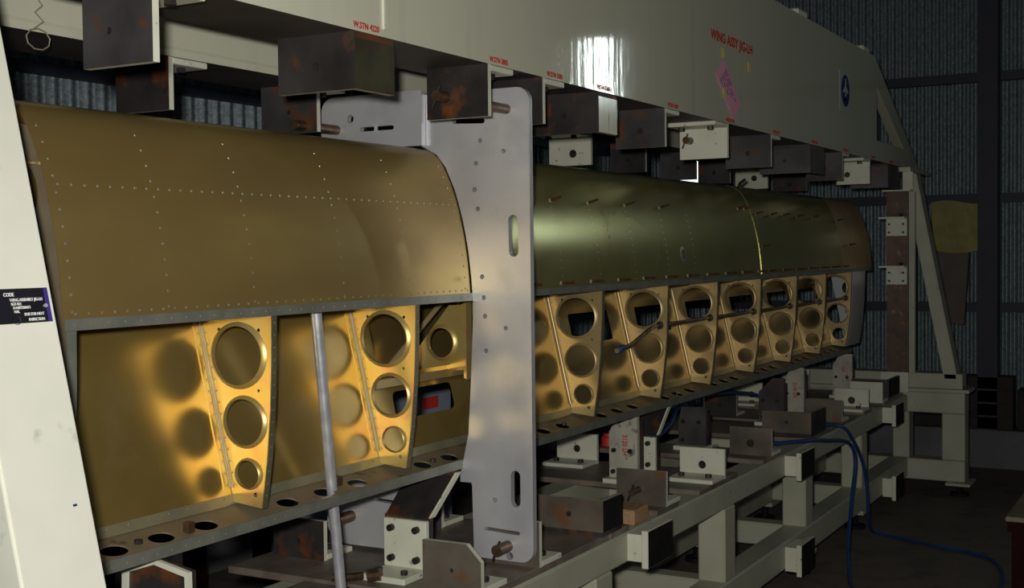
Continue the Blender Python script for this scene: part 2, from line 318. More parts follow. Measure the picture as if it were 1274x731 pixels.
# ---------------------------------------------------------------- jig: end frames
def end_frame(label, x0, x1, ytop, ybot, wy, front_y, back_y):
    xm = (x0+x1)/2; wx = x1-x0
    e = thing('end_trestle', label, 'frame', (xm, (ytop+ybot)/2, 0))
    b = MB(); b.beam((xm, ybot+wy/2, .50), (xm, ytop+wy/2, ZB-.02), wx, wy); b.build('leg', M['leg'] if x0 < 2 else M['frame'], e, bevel=.004, seg=2)
    b = MB(); b.box(x0, x1, ybot-.02, back_y, .460, .525); b.build('sill', M['frame'], e, bevel=.003)
    b = MB(); b.box(x0-.02, x1+.02, ybot-.05, back_y, .445, .460); b.build('base_plate', M['frame'], e, bevel=.002)
    for xx in (x0+.02, x0+.075):
        for yy in (ybot-.03, ybot+.12): MB().cyl((xx, yy, .435), (xx, yy, .472), .007, n=6).build('bolt', M['bolt'], e)
    b = MB(); b.box(x0, x1, front_y, back_y, .355, .445); b.build('cross_beam', M['frame'], e, bevel=.004)
    for y0, y1 in ((front_y, front_y+.095), (1.135, 1.205), (back_y-.10, back_y-.02)):
        b = MB(); b.box(x0+.005, x1-.005, y0, y1, .155, .355); b.build('post', M['frame'], e, bevel=.004)
    b = MB(); b.box(x0, x1, front_y, back_y, .065, .155); b.build('low_beam', M['frame'], e, bevel=.004)
    for y in (front_y+.03,):
        f = MB().box(x0-.03, x1+.03, y-.055, y+.045, .052, .064).build('foot_plate', M['frame'], e, bevel=.002)
        MB().cyl((xm, y, 0), (xm, y, .014), .038, n=16).cyl((xm, y, .012), (xm, y, .056), .013, n=10).build('levelling_screw', M['black'], f)
    return e
NE = end_frame('near white end frame leg carrying the black placard, at left edge', .845, .952, 1.204, .992, .062, .96, 1.70)
FE = end_frame('far white end frame with splayed leg past the wing tip', 5.50, 5.60, 1.106, .935, .055, .905, 1.70)
# placard on the near leg
lean = math.atan((1.204-.992)/(1.38-.50))
def legpt(x, z, off=.0): return Vector((x, .992+(z-.50)*math.tan(lean)-off, z))
V_ = Vector((0, math.sin(lean), math.cos(lean)))
N_ = Vector((0, -math.cos(lean), math.sin(lean)))
def legsheet(name, xa, xb, za, zb, off, mt, par):
    q = [legpt(xa, za), legpt(xb, za), legpt(xb, zb), legpt(xa, zb)]
    return MB().hexa([p+N_*off for p in q], [p+N_*(off-.0012) for p in q]).build(name, mt, par)
pl = legsheet('placard', .846, .9435, .990, 1.027, .0013, M['placard'], NE); tag(pl, 'black engraved placard with white lettering')
legsheet('violet_edge', .9385, .9435, .990, 1.027, .0018, M['violet'], pl)
def legtext(s, x, z, size):
    o = text('lettering', s, (0, 0, 0), size, M['ink_white'], pl, rot=(math.pi/2-lean, 0, 0), sx=.86, bold=.01); o.location = legpt(x, z)+N_*.0018-loc_of(pl)
for s, x, z, sz in (('CODE', .8855, 1.0188, .0056), ('WING ASSEMBLY JIG-LH', .8925, 1.0133, .0046), ('SGT-011', .8932, 1.0091, .0043), ('11440725/0471', .8945, 1.0051, .0043), ('HAL', .8955, 1.0010, .0043), ('DUE FOR NEXT', .9080, .9978, .0043), ('INSPECTION', .9125, .9920, .0043)): legtext(s, x, z, sz)
q = legpt(.9375, 1.0075)+N_*.001
MB().cyl(q, q+N_*.002, .0022, n=12).build('screw', M['silver'], pl)
q = legpt(.897, .9935)+N_*.0015
MB().ring(q, N_, [(.0045, 0), (.0052, .0003)], 20).build('stamp_ring', M['bolt'], pl)
legsheet('paint_mark', .9255, .9305, .7930, .7955, .0006, M['blue'], NE)

# ---------------------------------------------------------------- jig: base frame
bf = thing('base_frame', 'welded cream base frame of rails and posts under the wing', 'frame', (3.2, 1.4, 0))
for y0, y1 in ((YB, YB+.08), (1.49, 1.57)):
    b = MB(); b.box(.96, 5.49, y0, y1, .362, .430); b.build('top_rail', M['frame'], bf, bevel=.005)
    b = MB(); b.box(.96, 5.49, y0, y1, .075, .160); b.build('lower_rail', M['frame'], bf, bevel=.005)
    for x in (1.60, 2.38, 3.185, 3.95, 4.69):
        b = MB(); b.box(x, x+.085, y0+.002, y1, .160, .362); b.build('post', M['frame'], bf, bevel=.004)
        f = MB().box(x-.005, x+.10, y0-.005, y1+.01, .060, .075).build('foot_plate', M['frame'], bf)
        xm, ym = x+.045, (y0+y1)/2
        MB().cyl((xm, ym, 0), (xm, ym, .014), .04, n=16).cyl((xm, ym, .012), (xm, ym, .062), .013, n=10).build('levelling_screw', M['black'], f)
for x in (1.60, 2.38, 3.185, 3.95, 4.69):
    b = MB(); b.box(x+.01, x+.075, YB+.08, 1.49, .085, .160); b.build('cross_member', M['frame'], bf, bevel=.004)
    b = MB(); b.box(x+.01, x+.075, YB+.08, 1.49, .362, .428); b.build('cross_member', M['frame'], bf, bevel=.004)
for x in (2.54, 3.72, 5.02):
    for z0, z1 in ((.355, .440), (.060, .158)):
        b = MB(); b.box(x, x+.12, YB-.038, YB, z0+.012, z1-.012); b.build('coupling_neck', M['white'], bf)
        b = MB(); b.box(x-.01, x+.135, YB-.054, YB-.038, z0, z1, 0, {'-y': 1}); o = b.build('coupling_pad', [M['white'], M['black']], bf, bevel=.0015); o['label'] = 'coupling pad with black face and white edge'
# cross plates (brown flats the brackets stand on)
XP = [(1.18, 1.42), (1.86, 2.45), (2.46, 2.56), (2.72, 2.86), (3.00, 3.30), (3.52, 3.70), (3.98, 4.30), (4.36, 4.62), (4.74, 4.86), (5.08, 5.42)]
for k, (x0, x1) in enumerate(XP):
    b = MB(); b.box(x0, x1, 1.142, 1.32 if 2.455 < x0 < 2.8 else 1.70, .430, .445); o = b.build('cross_plate', M['xplate'], bf, bevel=.002)

# ---------------------------------------------------------------- brackets
def pinrod(par, x0, x1, y, z, r=.012, dz=0., cross=True, mt=None):
    b = MB(); b.cyl((x0, y, z), (x1, y, z+dz), r, n=12); o = b.build('pin', mt or M['pin'], par, smooth=True)
    if cross: MB().cyl((x0+.006, y+.012, z-.022), (x0+.006, y-.004, z+.018), .0022, n=6).build('cross_pin', M['bolt'], o)
    return o
def angle(label, X, y0, W, z0, up, Ht, face, d=1, edge='white', hole=(.5, .5, .008), fl=.095, th=.011, pin=None, bolts=True, group=None, name='angle_bracket', cham=0., edgemat=None):
    """L angle: upright in the YZ plane, flange along X in direction d on the mounting face z0; up = +1 stands, -1 hangs"""
    e = thing(name, label, 'bracket', (X, y0+W/2, z0), group)
    za, zb = (z0, z0+Ht) if up > 0 else (z0-Ht, z0)
    out = [(y0, za), (y0+W, za), (y0+W, zb), (y0, zb)]
    if cham and up > 0: out = [(y0, za), (y0+W, za), (y0+W, zb), (y0+cham, zb), (y0, zb-cham)]
    hy, hz = y0+W*hole[0], min(za, zb)+(Ht-th)*hole[1]
    b = MB(); b.plate(out, [circ(hy, hz, hole[2], n=14)] if hole[2] else [], (X, 0, 0), *YZ, th, 0, 1, 1, 0)
    b.build('upright', [M[face], M[edge]], e)
    xa, xb = (X+th, X+fl) if d > 0 else (X-fl, X)
    b = MB(); b.box(xa, xb, y0, y0+W, min(z0, z0+up*th), max(z0, z0+up*th), 0); b.build('flange', M[edge], e, bevel=.0015)
    if bolts:
        for q in (.2, .8):
            xx = X+d*fl*.58; yy = y0+W*q; zz = z0+up*th
            MB().cyl((xx, yy, zz), (xx, yy, zz+up*.009), .0085, n=6).build('bolt', M['bolt'], e)
    if hole[2] and not pin:
        MB().cyl((X+.002, hy, hz), (X+th, hy, hz), hole[2]*.98, n=14).build('bush', M['bolt'], e)
    if pin: pinrod(e, X-pin, X+th+.02, hy, hz, r=hole[2]*.96)
    return e
def corner(label, X, y0, W, L, z0, up, Ht, face, side, th=.012, hole=(.5, .5, .006), group=None, edge='rust'):
    """upright corner angle: one leg in the YZ plane, the other along X at y0, on a mounting plate"""
    e = thing('corner_bracket', label, 'bracket', (X+L/2, y0+W/2, z0), group)
    za, zb = (z0+.010, z0+Ht) if up > 0 else (z0-Ht, z0-.010)
    hy, hz = y0+W*hole[0], za+(zb-za)*hole[1]
    pale = M['dirtwhite'] if up > 0 else M[edge]
    b = MB(); b.box(X, X+th, y0, y0+W, za, zb, 0, {'-y': 1, '+z': 2, '-z': 2}); b.build('cross_leg', [M[face], M[side], pale], e)
    b = MB(); b.box(X+th, X+L, y0, y0+th, za, zb, 0, {'+z': 1, '-z': 1}); b.build('side_leg', [M[side], pale], e)
    b = MB(); b.box(X, X+L, y0+.002, y0+W, min(z0, z0+up*.010), max(z0, z0+up*.010)); b.build('mounting_plate', M['rust'], e)
    MB().cyl((X-.002, hy, hz), (X+.004, hy, hz), hole[2]*.98, n=12).build('bush', M['bolt'], e)
    return e
GT = 'angle brackets under the front beam'; GTR = 'angle brackets under the rear beam'; GB = 'angle brackets on the front base rail'; GBR = 'angle brackets on the rear base rail'
# hanging from the front beam, near to far
angle('big dark angle bracket hanging from the front beam at top left corner', 1.130, YB, .122, ZB, -1, .100, 'dark', hole=(.62, .5, .005), group=GT)
corner('dark corner bracket with olive side face below the W.STN 4220 mark', 1.546, YB, .150, .105, ZB, -1, .088, 'rust', 'olive', group=GT, edge='dirtwhite')
angle('rusty angle bracket with a pin, hanging in front of the aluminium plate', 1.945, YB, .131, ZB, -1, .094, 'rust', hole=(.70, .48, .011), pin=.03, group=GT)
angle('rusty angle bracket tucked behind the right top corner of the aluminium plate', 2.155, YB, .130, ZB, -1, .090, 'rust', group=GT)
corner('dark corner bracket with a bright white streaked side, under the glossy highlight', 2.410, YB, .165, .095, ZB, -1, .086, 'rust', 'wwhite', group=GT, edge='wwhite')
angle('grey angle bracket with rusty corners, next right of the bright white sided bracket', 2.776, YB, .128, ZB, -1, .092, 'dark', group=GT)
angle('white angle bracket with a brown cross pin, under the front beam', 3.216, YB, .136, ZB, -1, .092, 'white', d=-1, hole=(.78, .62, .010), pin=.034, group=GT)
angle('grey angle bracket with thin white edge, just right of the white one with pin', 3.594, YB, .140, ZB, -1, .096, 'dark', group=GT)
corner('dark corner bracket with a rust and olive side face under the beam', 4.010, YB, .170, .17, ZB, -1, .092, 'dark', 'olive', group=GT)
angle('grey angle bracket hanging between the olive sided bracket and a white bracket', 4.411, YB, .130, ZB, -1, .098, 'dark', group=GT)
angle('small white angle bracket farthest along under the front beam', 4.814, YB, .126, ZB, -1, .094, 'white', d=-1, group=GT, hole=(.68, .45, .011))
corner('dark corner bracket with an orange rusty side next to the far end leg', 5.120, YB, .150, .20, ZB, -1, .096, 'dark', 'rust', group=GT)
e = thing('end_bracket', 'small white plate bracket at the beam end above the brown post', 'bracket', (5.45, 1.13, ZB))
b = MB(); b.box(5.45, 5.462, 1.108, 1.150, 1.306, ZB-.018); b.build('upright', M['white'], e); b = MB(); b.box(5.40, 5.462, 1.108, 1.225, 1.300, 1.306); b.build('flange', M['white'], e)
# hanging from the rear beam
angle('orange rusted angle bracket under the rear beam above the brown skin', 1.574, YR, .126, ZB, -1, .090, 'rust', hole=(.42, .5, .004), group=GTR)
angle('dark angle bracket under the rear beam left of the rear aluminium plate', 1.976, YR, .142, ZB, -1, .096, 'dark', group=GTR, hole=(.5, .5, .005))
angle('white angle bracket hanging behind the green skin near the aluminium plate', 3.227, YR, .134, ZB, -1, .092, 'white', d=-1, group=GTR, hole=(.43, .42, .012))
angle('dark rear angle bracket right behind the rusty cornered grey bracket', 3.620, YR, .120, ZB, -1, .092, 'rust', group=GTR)
angle('dark rear angle bracket with white edge beside the bright window slit, under the pinned white bracket', 4.060, YR, .132, ZB, -1, .096, 'dark', group=GTR)
angle('dark rear angle bracket left of the small white rear bracket', 4.405, YR, .124, ZB, -1, .094, 'dark', group=GTR)
angle('small white rear angle bracket above the crest of the green skin', 4.853, YR, .134, ZB, -1, .096, 'white', d=-1, group=GTR, hole=(.42, .5, .012))
angle('grey rear angle bracket with a white right edge near the skin end', 5.40, YR, .15, ZB, -1, .085, 'dark', group=GTR, hole=(.5, .4, .010))
# standing on the base, front row
ZP = .445
angle('dark brown chamfered angle bracket lowest in front of the aluminium plate foot', 1.900, YB, .125, ZP, 1, .090, 'brown', hole=(.5, .5, .004), cham=.03, group=GB)
angle('rusty angle bracket standing right behind the aluminium plate foot', 2.122, YB, .120, ZP, 1, .090, 'brown', hole=(.5, .5, 0), group=GB)
corner('large brown corner bracket with jet black side beside the aluminium plate', 2.414, YB, .165, .100, ZP, 1, .078, 'brown', 'black', group=GB)
angle('brown angle bracket holding a black bolt, above the timber block', 2.768, YB, .130, ZP, 1, .085, 'brown', hole=(.55, .5, .008), pin=.045, group=GB)
angle('white angle bracket with one bolt hole at the front rail, middle of base', 3.180, YB, .128, ZP, 1, .080, 'white', d=-1, group=GB, hole=(.5, .5, .011))
angle('brown angle bracket with a rusty stud, right of the middle white bracket', 3.589, YB, .130, ZP, 1, .082, 'brown', hole=(.5, .5, .012), group=GB)
corner('grey brown corner bracket with dark side where the blue hose hangs over', 4.010, YB, .165, .170, ZP, 1, .080, 'brown', 'rust', group=GB)
angle('brown angle bracket behind the hose corner bracket on the front rail', 4.400, YB, .132, ZP, 1, .078, 'brown', group=GB)
angle('white angle bracket with round bolt, farthest white one at the front rail', 4.790, YB, .130, ZP, 1, .078, 'white', d=-1, group=GB, hole=(.5, .5, .014))
angle('white angle bracket half hidden directly behind the farthest bolted white one', 5.02, YB, .128, ZP, 1, .082, 'white', d=1, group=GB, hole=(.5, .5, 0))
corner('dark rusty corner bracket at the far end of the front rail', 5.130, YB, .150, .20, ZP, 1, .082, 'rust', 'black', group=GB)
# standing on the base, rear row
angle('rust orange angle bracket standing behind the silver pole', 1.976, YR, .130, ZP, 1, .080, 'rust', group=GBR, hole=(.5, .5, .006))
angle('dark narrow angle bracket between the white foot and aluminium plate', 2.335, 1.50, .120, ZP, 1, .080, 'dark', group=GBR)
angle('white angle bracket with one hole right of the aluminium plate, rear rail', 3.250, YR, .130, ZP, 1, .085, 'white', d=-1, group=GBR, hole=(.5, .55, .011))
angle('brown angle bracket at the rear rail seen below the fourth open rib', 4.405, YR-.02, .125, ZP, 1, .088, 'rust', group=GBR)
angle('white angle bracket with ring bolt at rear rail, left of the pointed dark support', 4.800, YR+.01, .120, ZP, 1, .085, 'white', d=-1, group=GBR, hole=(.35, .5, .012))
angle('white rear angle bracket beyond the red marked support plate', 5.36, YR-.02, .12, ZP, 1, .090, 'white', d=-1, group=GBR, hole=(.5, .5, 0))

b = MB(); b.ring((3.585, 1.668, .445), (0, 0, 1), [(.001, .0), (.024, .0), (.024, .026), (.018, .030), (.018, .038), (.001, .040)], 18); o = b.build('plastic_cap', M['label_red'], None, smooth=True); tag(o, 'small red plastic cap standing behind the rear white one hole bracket', 'cap')
# supports reaching up to the lower flange of the wing
e = thing('flange_support', 'hexagonal rusty plate with white rim under the wing at lower left', 'support', (1.30, 1.37, ZP))
hx = [(1.255, ZP), (1.258, .613), (1.325, .625), (1.389, .605), (1.396, ZP)]
hi_ = [(1.263, ZP+.004), (1.266, .606), (1.325, .617), (1.381, .599), (1.388, ZP+.004)]
b = MB(); b.plate(hx, [], (1.303, 0, 0), *YZ, .008); b.build('web', M['rust'], e)
b = MB(); b.plate(hx, [hi_], (1.296, 0, 0), *YZ, .007); b.build('rim', M['white'], e)
MB().cyl((1.290, 1.335, .560), (1.304, 1.335, .560), .006, n=8).build('bolt', M['bolt'], e)
def support(label, X, y0, W, ztop, foot='white', slab='rust', dx=.055, fw=None, mark=False):
    e = thing('flange_support', label, 'support', (X, y0+W/2, ZP))
    fw = fw or W
    b = MB(); b.box(X, X+.012, y0, y0+fw, ZP+.012, ZP+.105); b.build('foot_upright', M[foot], e, bevel=.0015)
    b = MB(); b.box(X-.075, X+.012, y0, y0+fw, ZP, ZP+.012); b.build('foot_flange', M[foot], e, bevel=.0015)
    for yy in (y0+.02, y0+fw-.02):
        for zz in (ZP+.03, ZP+.088): MB().cyl((X-.010, yy, zz), (X+.004, yy, zz), .007, n=8).build('bolt', M['bolt'], e)
        MB().cyl((X-.045, yy, ZP+.010), (X-.045, yy, ZP+.020), .007, n=8).build('bolt', M['bolt'], e)
    b = MB(); a = [(X+.012, y0, ZP), (X+.012, y0+W, ZP), (X+.012, y0+W*1.05, ZP+.11), (X+.012, y0, ZP+.11)]
    b.hexa(a, [(p[0]+.014, p[1], p[2]) for p in a]); b.build('back_plate', M[slab], e)
    b = MB(); a = [(X+.012, y0, ZP+.11), (X+.012, y0+W*1.02, ZP+.11), (X+.030+dx, y0+W*.92, ztop), (X+.030+dx, y0-.015, ztop)]
    b.hexa(a, [(p[0]+.014, p[1], p[2]) for p in a]); b.build('raker_plate', [M[slab]], e)
    b = MB(); a = [(X+.010, y0-.004, ZP+.11), (X+.028, y0-.004, ZP+.11), (X+.046+dx, y0-.019, ztop), (X+.028+dx, y0-.019, ztop)]
    b.hexa(a, [(p[0], p[1]+.004, p[2]) for p in a]); b.build('raker_edge', M['white'], e)
    return e
support('white four bolt foot with a dark raked plate, left of the aluminium plate', 1.968, 1.300, .098, .632)
support('white two bolt foot with brown raked plate behind the red marked tall plate', 3.147, 1.325, .070, .632, dx=.03)
def tall(label, X, y0, W, z1, mt, marks=None, cham=.03):
    e = thing('support_plate', label, 'support', (X, y0+W/2, ZP))
    out = [(y0, ZP+.012), (y0+W, ZP+.012), (y0+W, z1-.05), (y0+W-cham, z1), (y0, z1)]
    hs = [circ(y0+W*.25, ZP+.085, .006, n=10), circ(y0+W*.82, ZP+.085, .006, n=10)]
    b = MB(); b.plate(out, hs, (X, 0, 0), *YZ, .014); b.build('plate', M[mt], e)
    b = MB(); b.box(X-.03, X+.04, y0-.006, y0+W+.006, ZP, ZP+.012); b.build('foot_flange', M['white'], e)
    for yy, zz in ((y0+W*.25, ZP+.085), (y0+W*.82, ZP+.085), (y0+W*.85, ZP+.028)): MB().cyl((X-.008, yy, zz), (X+.012, yy, zz), .0062, n=8).build('bolt', M['bolt'], e)
    if marks:
        for k, s in enumerate(marks): text('lettering', s, (X-.0008, y0+W*.52, z1-.055), .020, M['ink_red'], e, rot=tuple(Matrix(((0, 0, -1), (0, -1, 0), (-1, 0, 0))).to_euler()), sx=.8, label='red hand painted mark')
    b = MB(); b.box(X+.014, X+.040, y0, y0+.010, ZP+.012, z1-.02); b.build('gusset', M['rust'], e)
    return e
tall('tall stained white plate with red marks under the wing, middle of base', 3.02, 1.322, .082, .628, 'dirtwhite', ['3120 LH'])
tall('dark blocky support plate under the wing left of the pointed one', 3.62, 1.355, .090, .575, 'dark', None, .01)
tall('dark pointed support plate with two bolts left of the far red marked plate', 4.240, 1.300, .090, .610, 'dark', None, .05)
tall('far stained white plate with red marks holding the wing lower flange', 4.485, 1.300, .076, .626, 'dirtwhite', ['2130 LH'])
tall('grey stained tall plate below the wing tip end', 5.147, 1.290, .080, .626, 'dirtwhite', ['LH'])
o = MB().box(2.605, 2.69, 1.150, 1.245, .4305, .466).build('timber_block', M['wood'], None, bevel=.003); tag(o, 'small raw timber block on the front rail below the brown bolted bracket', 'block')

# ---------------------------------------------------------------- contour plates around the wing
CF = [(1.272, .969), (1.2745, 1.01), (1.281, 1.067), (1.292, 1.123), (1.308, 1.179), (1.331, 1.230), (1.352, 1.256), (1.376, 1.2675)]
XPL = 2.100
p = thing('contour_plate', 'tall aluminium contour plate in front of the wing with drilled holes', 'plate', (XPL, 1.22, .45))
g = .003
out = rrect(1.136, 1.30, .452, 1.377, .022)[:]     # right side corners reused below
right = []
for cx, cy, a0 in ((1.166, .485, 270), (1.166, 1.350, 180)): right.append([(cx+.027*math.cos(math.radians(a0-90*k/5)), cy+.027*math.sin(math.radians(a0-90*k/5))) for k in range(6)])
out = right[0]+right[1]+[(1.42, 1.377), (1.42, 1.290)]+[(1.376, 1.2675+g)]+[(y-g, z) for y, z in CF[::-1][1:]]+[(1.269, .93), (1.276, .80), (1.283, .70), (1.303, .618), (1.303, .605), (1.278, .605), (1.276, .600), (1.273, .458)]
hs = [circ(y, z, .0048, n=12) for y, z in ((1.248, 1.279), (1.196, 1.256), (1.258, 1.235), (1.262, 1.184), (1.255, 1.146), (1.247, 1.013), (1.244, .972), (1.242, .936), (1.195, .913), (1.240, .868), (1.224, .575))]
hs += [slot(1.307, 1.320, 1.242, 1.317, .005), slot(1.1765, 1.122, 1.1755, 1.062, .0105), slot(1.177, .626, 1.177, .575, .0105), slot(1.246, .517, 1.172, .514, .0035), circ(1.192, .468, .008, n=12)]
b = MB(); b.plate(out, hs, (XPL, 0, 0), *YZ, .014); b.build('sheet', M['plate'], p)
pinrod(p, XPL-.045, XPL+.03, 1.196, .487, r=.0115); pinrod(p, XPL-.075, XPL+.03, 1.188, 1.336, r=.0095, cross=False)
p2 = thing('contour_plate', 'rear aluminium contour plate behind the brown skin, rounded corners', 'plate', (2.083, 1.5, .45))
XQ = XPL-.0155
arc = lambda cx, cy, r, a0, a1, n=6: [(cx+r*math.cos(math.radians(a0+(a1-a0)*k/n)), cy+r*math.sin(math.radians(a0+(a1-a0)*k/n))) for k in range(n+1)]
out = [(1.374, 1.385)]+arc(1.592, 1.353, .032, 90, 0)+arc(1.580, .500, .045, 0, -90)+[(1.43, .455), (1.43, .60), (1.475, .645), (1.515, .70), (1.54, .95), (1.53, 1.10), (1.50, 1.22), (1.44, 1.275), (1.374, 1.275)]
b = MB(); b.plate(out, [circ(1.549, 1.338, .0085, n=14), slot(1.521, 1.315, 1.445, 1.315, .0045), slot(1.50, .555, 1.43+.02, .553, .0035)], (XQ, 0, 0), *YZ, .014); b.build('sheet', M['plate'], p2)
MB().box(XQ-.003, XQ, 1.480, 1.487, 1.3085, 1.3205).build('tape', M['sticker'], p2)
pinrod(p2, XQ-.05, XQ+.02, 1.562, .515, r=.012)
o = pinrod(p2, XQ-.14, XQ+.01, 1.584, 1.317, r=.010, cross=False)
o = MB().tube([(1.86, 1.44, .452), (1.875, 1.40, .455), (1.88, 1.385, .458)], .0075, 8).cyl((1.885, 1.375, .458), (1.892, 1.352, .462), .012, n=10).build('loose_pin', M['pin'], None); tag(o, 'brown loose pin lying on the cross plate right of the silver pole', 'pin')

# ---------------------------------------------------------------- wing section
wg = thing('wing_section', 'gold and green metal wing box with open ribs clamped in the jig', 'wing', (3.1, 1.35, .645))
NOSE = CF+[(1.400, 1.270), (1.422, 1.262), (1.438, 1.235), (1.446, 1.18), (1.447, 1.08), (1.440, .96)]
def smoothc(pts, k=3):
    out = []
    for i in range(len(pts)-1):
        p0, p1, p2, p3 = [Vector(pts[min(max(j, 0), len(pts)-1)]) for j in (i-1, i, i+1, i+2)]
        for q in range(k):
            t_ = q/k; out.append(.5*((2*p1)+(p2-p0)*t_+(2*p0-5*p1+4*p2-p3)*t_*t_+(3*p1-p0-3*p2+p3)*t_**3))
    return out+[Vector(pts[-1])]
CN = smoothc([(y, z) for y, z in NOSE])
def cnorm(i):
    d = (CN[min(i+1, len(CN)-1)]-CN[max(i-1, 0)]).normalized(); return Vector((-d.y, d.x))
def yfront(z):
    for i in range(len(CN)-1):
        if CN[i].y <= z <= CN[i+1].y and CN[i+1].x < 1.4:
            t_ = (z-CN[i].y)/(CN[i+1].y-CN[i].y); nrm = cnorm(i); return CN[i].x+(CN[i+1].x-CN[i].x)*t_, nrm
    return 1.272, Vector((-1, 0))
def skin(x0, x1, mt, name, off=0., nx=10, holes=()):
    b = MB(); n = len(CN); th = .0016; vs = []
    for k in range(nx+1):
        x = x0+(x1-x0)*k/nx
        for i in range(n): q = CN[i]+cnorm(i)*off; vs.append((x, q.x, q.y))
        for i in range(n): q = CN[i]+cnorm(i)*(off-th); vs.append((x, q.x, q.y))
    fs = []
    for k in range(nx):
        a, c = k*2*n, (k+1)*2*n
        for i in range(n-1):
            fs.append((a+i, c+i, c+i+1, a+i+1)); fs.append((a+n+i, a+n+i+1, c+n+i+1, c+n+i))
        fs.append((a, a+n, c+n, c)); fs.append((a+n-1, c+n-1, c+2*n-1, a+2*n-1))
    for a, flip in ((0, 0), (nx*2*n, 1)):
        for i in range(n-1): q = (a+i, a+i+1, a+n+i+1, a+n+i); fs.append(q[::-1] if flip else q)
    return b.add(vs, fs).build(name, mt, wg, smooth=True, angle=60)
sk1 = skin(1.10, 2.098, M['skin'], 'leading_edge_skin'); sk1['label'] = 'brown gold leading edge skin'
sk2 = skin(2.118, 3.925, M['green'], 'leading_edge_skin', nx=18); sk2['label'] = 'green tinted leading edge skin'
sk3 = skin(3.917, 4.935, M['green'], 'leading_edge_skin', .0016); sk3['label'] = 'green tinted outer skin with lapped edge'
sk4 = skin(4.925, 5.42, M['tipskin'], 'tip_skin', .0); sk4['label'] = 'bronze tip skin'
# rivets
def rivets(pts, par, r=.0022):
    b = MB()
    for x, z in pts:
        y, nn = yfront(z); c = Vector((x, y, z)); nv = Vector((0, nn.x, nn.y))
        b.ring(c, nv, [(r, .0), (r*.8, .0007), (.0001, .0010)], 7)
    return stuff(b.build('rivets', M['rivet'], par, smooth=True))
pts = []
for x in (1.115, 1.285, 1.465, 1.690, 1.885, 2.08): pts += [(x+.0*z, z) for z in [.99+.022*k for k in range(12)]]
for z in (.987, 1.155): pts += [(1.12+.022*k, z) for k in range(45)]
rivets(pts, sk1)
pts = []
for x in (2.50, 2.70, 2.91, 3.13, 3.33): pts += [(x, z) for z in [.99+.017*k for k in range(11)]]
rivets(pts, sk2, .0018)
b = MB()
for x in (2.50, 2.70, 2.91):
    for k in range(10):
        z = 1.0+.0172*k; y, nn = yfront(z); b.cyl((x, y, z), (x-.001, y-.0012, z), .0016, n=6)
y, nn = yfront(1.05); nv = Vector((0, nn.x, nn.y)); c = Vector((3.244, y, 1.05))
o = MB().ring(c, nv, [(.022, .0004), (.016, .0012), (.013, .0014)], 24).build('scraped_ring', M['rivet'], sk2)
MB().ring(c, nv, [(.013, .0014), (.012, -.012), (.0001, -.012)], 24).build('access_hole', M['black'], sk2)
# temporary fasteners
def cleco(x, z, par, ln=.030):
    y, nn = yfront(z); nv = Vector((0, nn.x, nn.y)); c = Vector((x, y, z))
    b = MB(); b.cyl(c, c+nv*ln*.3, .0028, n=8).cyl(c+nv*ln*.3, c+nv*ln, .0036, .002, n=8)
    o = b.build('temporary_fastener', M['copper'], par, smooth=True)
    MB().ring(c, nv, [(.0042, .0), (.0040, .0025), (.0028, .003)], 8).build('collar', M['silver'], o)
for x in (2.505, 2.70, 2.915, 3.145): cleco(x, 1.176, sk2)
for x in (3.80, 3.86): cleco(x, 1.19-.0*x, sk2)
for x in (3.955, 4.11, 4.25, 4.42, 4.62): cleco(x, 1.176, sk3)
for x in (3.945,): cleco(x, 1.07, sk3)
for x in (4.96, 5.06): cleco(x, 1.075 if x > 5 else 1.17, sk4)
for x in [2.18+.155*k for k in range(12)]: cleco(x, .990, sk2, .034)
for x in [3.99+.155*k for k in range(7)]: cleco(x, .990, sk3, .030)
o = MB().tube([(4.05, 1.395, 1.268), (4.06, 1.392, 1.285), (4.085, 1.385, 1.297)], .006, 6).build('clip', M['pin'], sk3)
# seam strip
b = MB(); b.box(1.10, 5.42, 1.2695, 1.2715, .966, .981); b.box(1.10, 5.42, 1.2715, 1.300, .966, .9685); b.build('seam_strip', M['strip'], wg)
b = MB()
for k in range(140): x = 1.115+.0285*k; b.ring((x, 1.2695, .9735), (0, -1, 0), [(.0017, 0), (.0012, .0007), (.0001, .0009)], 6)
stuff(b.build('strip_rivets', M['rivet'], wg))
# rear web plane
WT, WBm = Vector((1.427, .966)), Vector((1.357, .664))
def yweb(z): return WT.x+(z-WT.y)*(WBm.x-WT.x)/(WBm.y-WT.y)
sl = Vector((0, WT.x-WBm.x, WT.y-WBm.y)); Lw = sl.length; sl.normalize()
def vweb(z): return (z-WBm.y)/sl.z
RIBS = [1.502, 1.904, 2.306, 2.707, 3.120, 3.506, 3.909, 4.311, 4.690, 5.077]
wins = [rrect(1.985, 2.200, vweb(.738), vweb(.792), .014)]
for x in RIBS[3:9]: wins.append(rrect(x+.088, x+.325, vweb(.826), vweb(.903), .008))
dia = [rrect(1.955, 2.29, vweb(.826), vweb(.955), .012)]
def webpart(x0, x1, hs, mt, lab=None):
    b = MB(); b.plate([(x0, 0), (x1, 0), (x1, Lw+.01), (x0, Lw+.01)], hs, (0, WBm.x, WBm.y), (1, 0, 0), tuple(sl), -.0016)
    o = b.build('spar_web', mt, wg)
    if lab: o['label'] = lab
    return o
webpart(1.10, 1.904, [], M['gold'])
webpart(1.904, 2.306, [wins[0]]+dia, M['gold'], 'spar web with a square window and a flanged hole')
for i, x in enumerate(RIBS[2:-1]):
    webpart(x, RIBS[i+3], [wins[i]] if i > 0 else [], M['gold_far'] if i else M['gold'])
